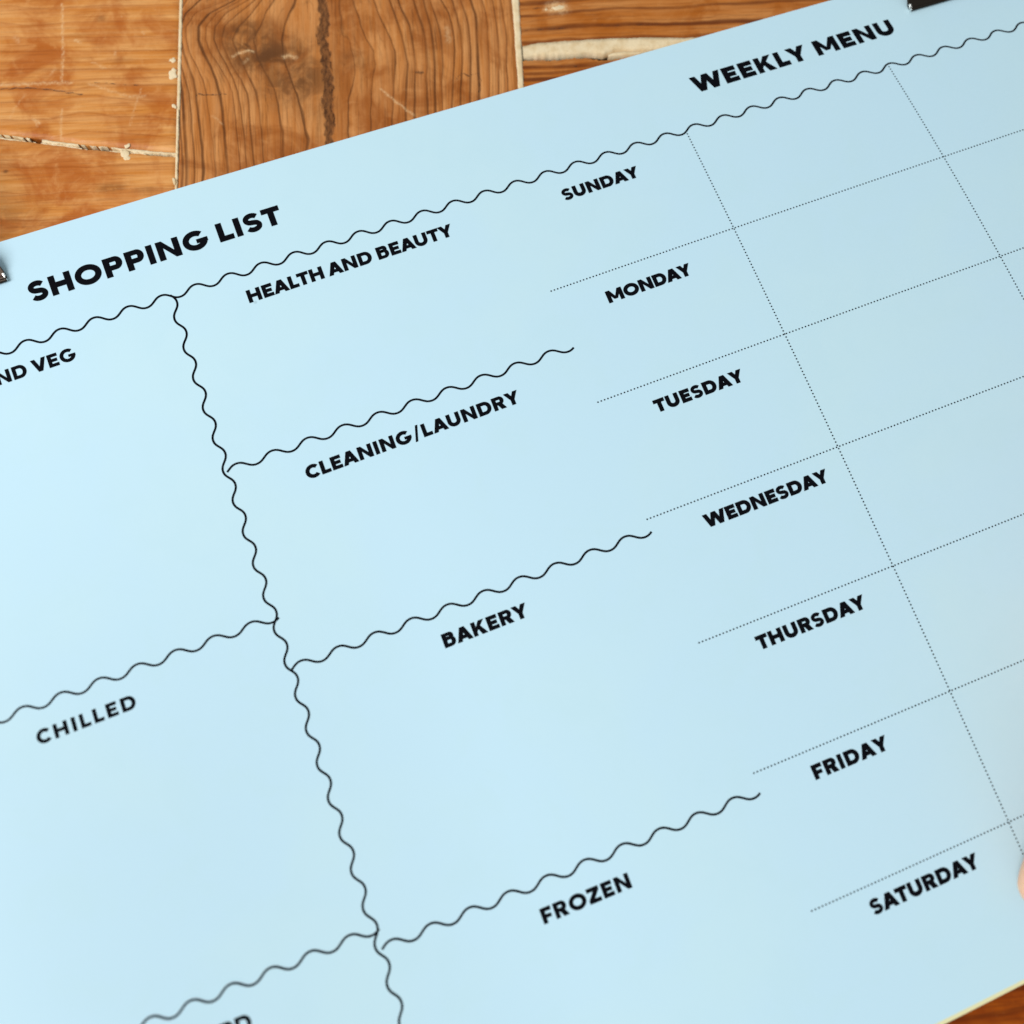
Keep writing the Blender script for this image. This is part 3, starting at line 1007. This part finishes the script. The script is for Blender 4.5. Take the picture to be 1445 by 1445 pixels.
# ------------------------------------------------------------------ printed rules
def strip(pts, width, name, up=0.072):
    verts, faces = [], []
    for i, (x, y) in enumerate(pts):
        p = pts[max(0, i - 1)]; q = pts[min(len(pts) - 1, i + 1)]
        dx, dy = q[0] - p[0], q[1] - p[1]
        l = math.hypot(dx, dy)
        verts.append(place(x - dy / l * width / 2, y + dx / l * width / 2, up))
        verts.append(place(x + dy / l * width / 2, y - dx / l * width / 2, up))
        if i:
            b = 2 * i
            faces.append((b - 2, b - 1, b + 1, b))
    return mesh_obj(name, verts, faces, M_INK, sheet)

AMP = 1.12
def hwave(xa, xb, base, crest_obs, period, up, drift=0.0, amp=AMP):
    k = 2 * math.pi / period
    sh = math.asin(min(0.95, .36 / (.92 * amp * k))) / k
    x0 = crest_obs - sh
    n = int((xb - xa) / 0.35)
    pts = []
    for i in range(n + 1):
        x = xa + (xb - xa) * i / n
        pts.append((x, base + drift * (x - xa) + 1.03 * amp * (math.cos(k * (x - x0)) - .035 * math.cos(3 * k * (x - x0)))))
    return strip(pts, 0.62, 'wavy_line', up)
hwave(-262, 140, 37.60, 4.5, 10.323, 0.075, amp=1.12)
hwave(-170.6, -61.7, -18.95, -166.2, 10.90, 0.075)
hwave(-171.4, -61.6, -79.5, -166.7, 10.94, 0.075)
hwave(-171.2, -61.9, -156.95, -167.0, 10.96, 0.075)
hwave(-262, -169.9, -63.4, -243.5, 11.17, 0.075, -0.0095)
hwave(-262, -170.3, -152.2, -231.5, 10.90, 0.075, 0.003)
# upright wave
k = 2 * math.pi / 9.813
sh = math.asin(.359 / (.933 * AMP * k)) / k
yc = 34.4 + sh
pts = []
xb_t = [(40, -168.5), (34, -168.55), (15.6, -169.13), (-13, -169.6), (-53, -170.2), (-83, -170.45), (-113, -170.7), (-220, -170.9)]
xs_ = [b for a, b in xb_t][::-1]; ys_ = [a for a, b in xb_t][::-1]
n = 720
for i in range(n + 1):
    y = 37.9 - (37.9 + 214) * i / n
    pts.append((float(np.interp(y, ys_, xs_)) - .86 + 1.03 * AMP * (math.cos(k * (y - yc)) - .04 * math.cos(3 * k * (y - yc))), y))
strip(pts, 0.62, 'wavy_line', 0.078)

def dots(xa, ya, xb, yb, name='dotted_line'):
    L = math.hypot(xb - xa, yb - ya)
    n = int(L / 1.07)
    verts, faces = [], []
    for i in range(n + 1):
        x = xa + (xb - xa) * i / n
        y = ya + (yb - ya) * i / n
        b = len(verts)
        for q in range(8):
            a = 2 * math.pi * q / 8
            verts.append(place(x + 0.25 * math.cos(a), y + 0.25 * math.sin(a), 0.084))
        faces.append(tuple(range(b, b + 8)))
    return mesh_obj(name, verts, faces, M_INK, sheet)
for r_ in range(6):
    dots(-61.35, -38.0 * r_, 140, -38.0 * r_)
dots(0.25, 37.2, 0.02, -214)
dots(75.05, 38.6, 75.05, -214)

# ------------------------------------------------------------------ clips
def clip(x_in, side, label, ly):
    """steel bulldog clip on the top edge; x_in = page x of its inner end, side = +1 grows to larger x"""
    W = 46.0
    xa, xb = (x_in, x_in + W) if side > 0 else (x_in - W, x_in)
    base = place((xa + xb) / 2, 62)
    root = thing('bulldog_clip', label, 'clip', (base.x, base.y, 0.0), 'clips on the top edge of the planner')
    # upper jaw profile (y, z over sheet)
    prof = [(ly, 1.0), (ly + .25, .35), (ly + .9, .12), (ly + 2.0, .35), (ly + 4.0, 1.5), (ly + 7, 3.2), (ly + 11, 5.6), (ly + 15, 7.6), (ly + 18.5, 8.4), (ly + 21, 7.6), (ly + 22, 4.5), (ly + 22, 1.0), (ly + 21.4, -2.0), (ly + 19.0, -4.6), (ly + 16.5, -5.1), (ly + 2, -5.12)]
    def sweep(prof, th, xa, xb, mat, name, parent, nseg=10, taper=True):
        xm = (xa + xb) / 2
        verts, faces = [], []
        outp = []
        for i, (y, z) in enumerate(prof):
            p = prof[max(0, i - 1)]; q = prof[min(len(prof) - 1, i + 1)]
            dy, dz = q[0] - p[0], q[1] - p[1]
            l = math.hypot(dy, dz) or 1
            outp.append(((y - dz / l * th, z + dy / l * th), (y, z)))
        xs = [xa, xa + .3] + [xa + (xb - xa) * i / nseg for i in range(1, nseg)] + [xb - .3, xb]
        m = len(prof)
        for xi, x in enumerate(xs):
            end = xi in (0, len(xs) - 1)
            for (o1, o2) in outp:
                for kk, (y, z) in enumerate((o1, o2)):
                    ins = min(15.0, max(0.0, y - ly - 3.0) * 0.4 + max(0.0, y - ly - 8.5) * 1.6) if taper else 0.0
                    xx = xm + (x - xm) * (1 - ins / (W / 2))
                    v = place(xx, y, 0)
                    v.z = (PADZ + z) * MM
                    verts.append(v)
        st = 2 * m
        for xi in range(len(xs) - 1):
            a, b = xi * st, (xi + 1) * st
            for i in range(m - 1):
                faces.append((a + 2 * i, b + 2 * i, b + 2 * i + 2, a + 2 * i + 2))
                faces.append((a + 2 * i + 1, a + 2 * i + 3, b + 2 * i + 3, b + 2 * i + 1))
            faces.append((a, a + 1, b + 1, b))
            faces.append((a + 2 * m - 2, b + 2 * m - 2, b + 2 * m - 1, a + 2 * m - 1))
        for base_, flip in ((0, False), ((len(xs) - 1) * st, True)):
            for i in range(m - 1):
                f = (base_ + 2 * i, base_ + 2 * i + 2, base_ + 2 * i + 3, base_ + 2 * i + 1)
                faces.append(f[::-1] if flip else f)
        o = mesh_obj(name, verts, faces, mat, None)
        o.parent = parent
        o.matrix_parent_inverse = Matrix.Translation(parent.location).inverted()
        bv = o.modifiers.new('bevel', 'BEVEL'); bv.width = 0.00022; bv.segments = 3; bv.limit_method = 'ANGLE'; bv.angle_limit = math.radians(35)
        o.data.polygons.foreach_set('use_smooth', [True] * len(o.data.polygons))
        return o
    sweep(prof, 0.8, xa, xb, M_STEEL, 'body', root)
    # rolled bright lip along the jaw
    lp = [(ly - .1 + .55 * math.cos(a), .75 + .55 * math.sin(a)) for a in [math.radians(d_) for d_ in range(-150, 200, 25)]]
    sweep(lp, 0.12, xa + .02, xb - .02, M_STEEL, 'lip', root)
    for xe, sgn in ((xa, 1), (xb, -1)):
        cap_ = [(ly - .5, .25), (ly + .2, .12), (ly + 1.3, .4), (ly + 2.1, .9)]
        sweep(cap_, 1.0, xe + (0.0 if sgn > 0 else -.7), xe + (.7 if sgn > 0 else 0.0), M_EDGE, 'end_highlight', root, nseg=2, taper=False)  # bright pieces standing in for the white highlight at the lip ends
    # thumb lever standing over the jaw
    mid = (xa + xb) / 2
    lev = [(ly + 21, 8.6), (ly + 24, 9.5), (ly + 30, 10.5), (ly + 36, 11.4), (ly + 41, 13.4)]
    sweep(lev, 0.9, mid - 11, mid + 11, M_STEEL, 'thumb_lever', root, taper=False)
    # coil between the levers
    vv, ff = [], []
    nn = 14
    for s_ in (mid - 9, mid + 9):
        for q in range(nn):
            a = 2 * math.pi * q / nn
            p_ = place(s_, ly + 19.0, 0)
            vv.append((p_.x, p_.y + 2.0 * math.cos(a) * MM, (PADZ + 3.4 + 2.0 * math.sin(a)) * MM))
    for q in range(nn):
        r2 = (q + 1) % nn
        ff.append((q, r2, nn + r2, nn + q))
    ff += [tuple(range(nn))[::-1], tuple(range(nn, 2 * nn))]
    o = mesh_obj('spring', vv, ff, M_EDGE, root)
    o.matrix_parent_inverse = Matrix.Translation(root.location).inverted()
    return root
clip(-212.2, -1, 'steel bulldog clip on the left of the pad, beside the words SHOPPING LIST', 57.8)
clip(93.6, 1, 'steel bulldog clip on the right of the pad, above the words WEEKLY MENU', 56.3)

# ------------------------------------------------------------------ hand at the right edge
def skin_mat():
    w = NT('skin')
    tc = w.n('ShaderNodeTexCoord').outputs['Object']
    n = w.noise(tc, 60, 4, 0.6)
    n2 = w.noise(tc, 700, 3, 0.6)
    col = w.mix(w.mapr(n, 0.35, 0.7), lin(240, 190, 156), lin(226, 160, 122))
    w.link(col, w.b.inputs['Base Color'])
    w.b.inputs['Roughness'].default_value = 0.5
    w.b.inputs['Subsurface Weight'].default_value = 0.25
    w.b.inputs['Subsurface Radius'].default_value = (0.6, 0.25, 0.15)
    w.b.inputs['Subsurface Scale'].default_value = 0.006
    w.link(w.bump(n2, 0.25, 0.0003), w.b.inputs['Normal'])
    return w.m
M_SKIN = skin_mat()
M_NAIL = plain('nail', lin(244, 205, 186), 0.25)
M_CLOTH = plain('knit_sleeve', lin(150, 150, 146), 0.95, bumps=(300, 0.5, 0.0006))

tip = unproject(1478, 1256, PADZ + 8.5)
person = thing('person', 'bare fingertip of a hand resting on the planner at its right, below FRIDAY', 'person', (tip[0] * MM, tip[1] * MM, PADZ * MM))
hd = np.array([0.62, 0.785])                   # from the fingertip back to the knuckle
hd /= np.linalg.norm(hd)
sd = np.array([hd[1], -hd[0]])                 # towards the little finger
def hp(back, side, z):
    x = back * hd[0] + side * sd[0]
    y = back * hd[1] + side * sd[1]
    return (x, y, z)
balls = []
def chain(pts, per=14):
    for (p, r), (q, r2) in zip(pts[:-1], pts[1:]):
        for i in range(per + 1):
            t = i / per
            balls.append((p[0] + (q[0] - p[0]) * t, p[1] + (q[1] - p[1]) * t, p[2] + (q[2] - p[2]) * t, r + (r2 - r) * t))
chain([(hp(0, 0, 7.2), 6.8), (hp(9, 0.5, 10), 7.6), (hp(22, 1.5, 19), 8.0), (hp(44, 4, 32), 8.8), (hp(84, 12, 30), 10.5)])
chain([(hp(16, 27, 7.2), 7.0), (hp(22, 27, 14), 7.8), (hp(32, 26, 26), 8.2), (hp(44, 24, 36), 9.0), (hp(86, 30, 32), 10.5)])
chain([(hp(22, 46, 7.0), 6.8), (hp(28, 45, 13), 7.4), (hp(36, 44, 24), 8.0), (hp(47, 43, 33), 8.6), (hp(86, 47, 29), 10)])
chain([(hp(18, 64, 6.2), 6.0), (hp(26, 63, 9), 6.6), (hp(36, 62, 16), 7.0), (hp(54, 60, 26), 7.6), (hp(87, 62, 25), 9)])
chain([(hp(52, 20, 8.5), 8.0), (hp(64, 14, 11), 9.2), (hp(86, 2, 16), 10.2), (hp(130, 14, 24), 13)])
wr = hp(168, 38, 26)
for b_ in (hp(84, 12, 30), hp(86, 30, 32), hp(86, 47, 29), hp(87, 62, 25)):
    chain([(b_, 10.5), (hp(130, 20 + (b_[0] * sd[0] + b_[1] * sd[1]) * .35, 27), 14), (wr, 19)])
chain([(wr, 21), (hp(230, 50, 34), 24), (hp(300, 66, 42), 30)])
bm = bmesh.new()
for (x, y, z, r) in balls:
    m_ = Matrix.Translation(Vector((x, y, z)) * MM)
    bmesh.ops.create_icosphere(bm, subdivisions=2, radius=r * MM, matrix=m_)
me = bpy.data.meshes.new('hand')
bm.to_mesh(me)
bm.free()
me.materials.append(M_SKIN)
tmp = bpy.data.objects.new('hand', me)
C.objects.link(tmp)
rm = tmp.modifiers.new('remesh', 'REMESH'); rm.mode = 'VOXEL'; rm.voxel_size = 0.0016; rm.use_smooth_shade = True
smo = tmp.modifiers.new('smooth', 'SMOOTH'); smo.iterations = 8; smo.factor = 0.6
dg = bpy.context.evaluated_depsgraph_get()
me2 = bpy.data.meshes.new_from_object(tmp.evaluated_get(dg))
bpy.data.objects.remove(tmp)
me2.name = 'hand'
me2.materials.clear(); me2.materials.append(M_SKIN)
me2.polygons.foreach_set('use_smooth', [True] * len(me2.polygons))
hand = bpy.data.objects.new('hand', me2)
C.objects.link(hand)
hand.parent = person
def nail(back, side, z, w_, l_, tilt):
    verts, faces = [], []
    nu, nv = 8, 6
    for i in range(nu + 1):
        for j in range(nv + 1):
            u = -1 + 2 * i / nu; v = -1 + 2 * j / nv
            taper = 1 - 0.18 * v * v
            b = back + v * l_ * math.sqrt(max(0, 1 - 0.15 * u * u))
            s_ = side + u * w_ * taper
            zz = z + v * l_ * tilt - 1.6 * u * u
            verts.append(tuple(c_ * MM for c_ in hp(b, s_, zz)))
    for i in range(nu):
        for j in range(nv):
            a = i * (nv + 1) + j
            faces.append((a, a + 1, a + nv + 2, a + nv + 1))
    o = mesh_obj('fingernail', verts, faces, M_NAIL, person, True)
    so = o.modifiers.new('solid', 'SOLIDIFY'); so.thickness = 0.0005
for args in [(3, .2, 14.6, 4.6, 5.2, .32), (18.5, 27, 15.6, 4.8, 5.0, .5), (24.5, 46, 15.0, 4.6, 4.8, .5), (20, 63.8, 12.8, 3.9, 4.4, .3), (54, 18.5, 16.8, 5.4, 6.2, .22)]:
    nail(*args)
# cuff
verts, faces = [], []
nn = 40
ringsC = [(205, 44, 31, 30), (203, 43.5, 31, 32.5), (212, 46, 32, 34), (240, 52, 35, 34), (270, 59, 39, 37), (300, 66, 42, 40)]
for (b, s_, z, r) in ringsC:
    for q in range(nn):
        a = 2 * math.pi * q / nn
        rr_ = r * (1 + 0.02 * math.sin(5 * a + b))
        zz = z + rr_ * 0.82 * math.sin(a)
        verts.append(tuple(c_ * MM for c_ in hp(b, s_ + rr_ * math.cos(a), max(zz, 0.4))))
for g in range(len(ringsC) - 1):
    for q in range(nn):
        r2 = (q + 1) % nn
        faces.append((g * nn + q, g * nn + r2, (g + 1) * nn + r2, (g + 1) * nn + q))
mesh_obj('sleeve', verts, faces, M_CLOTH, person, True)
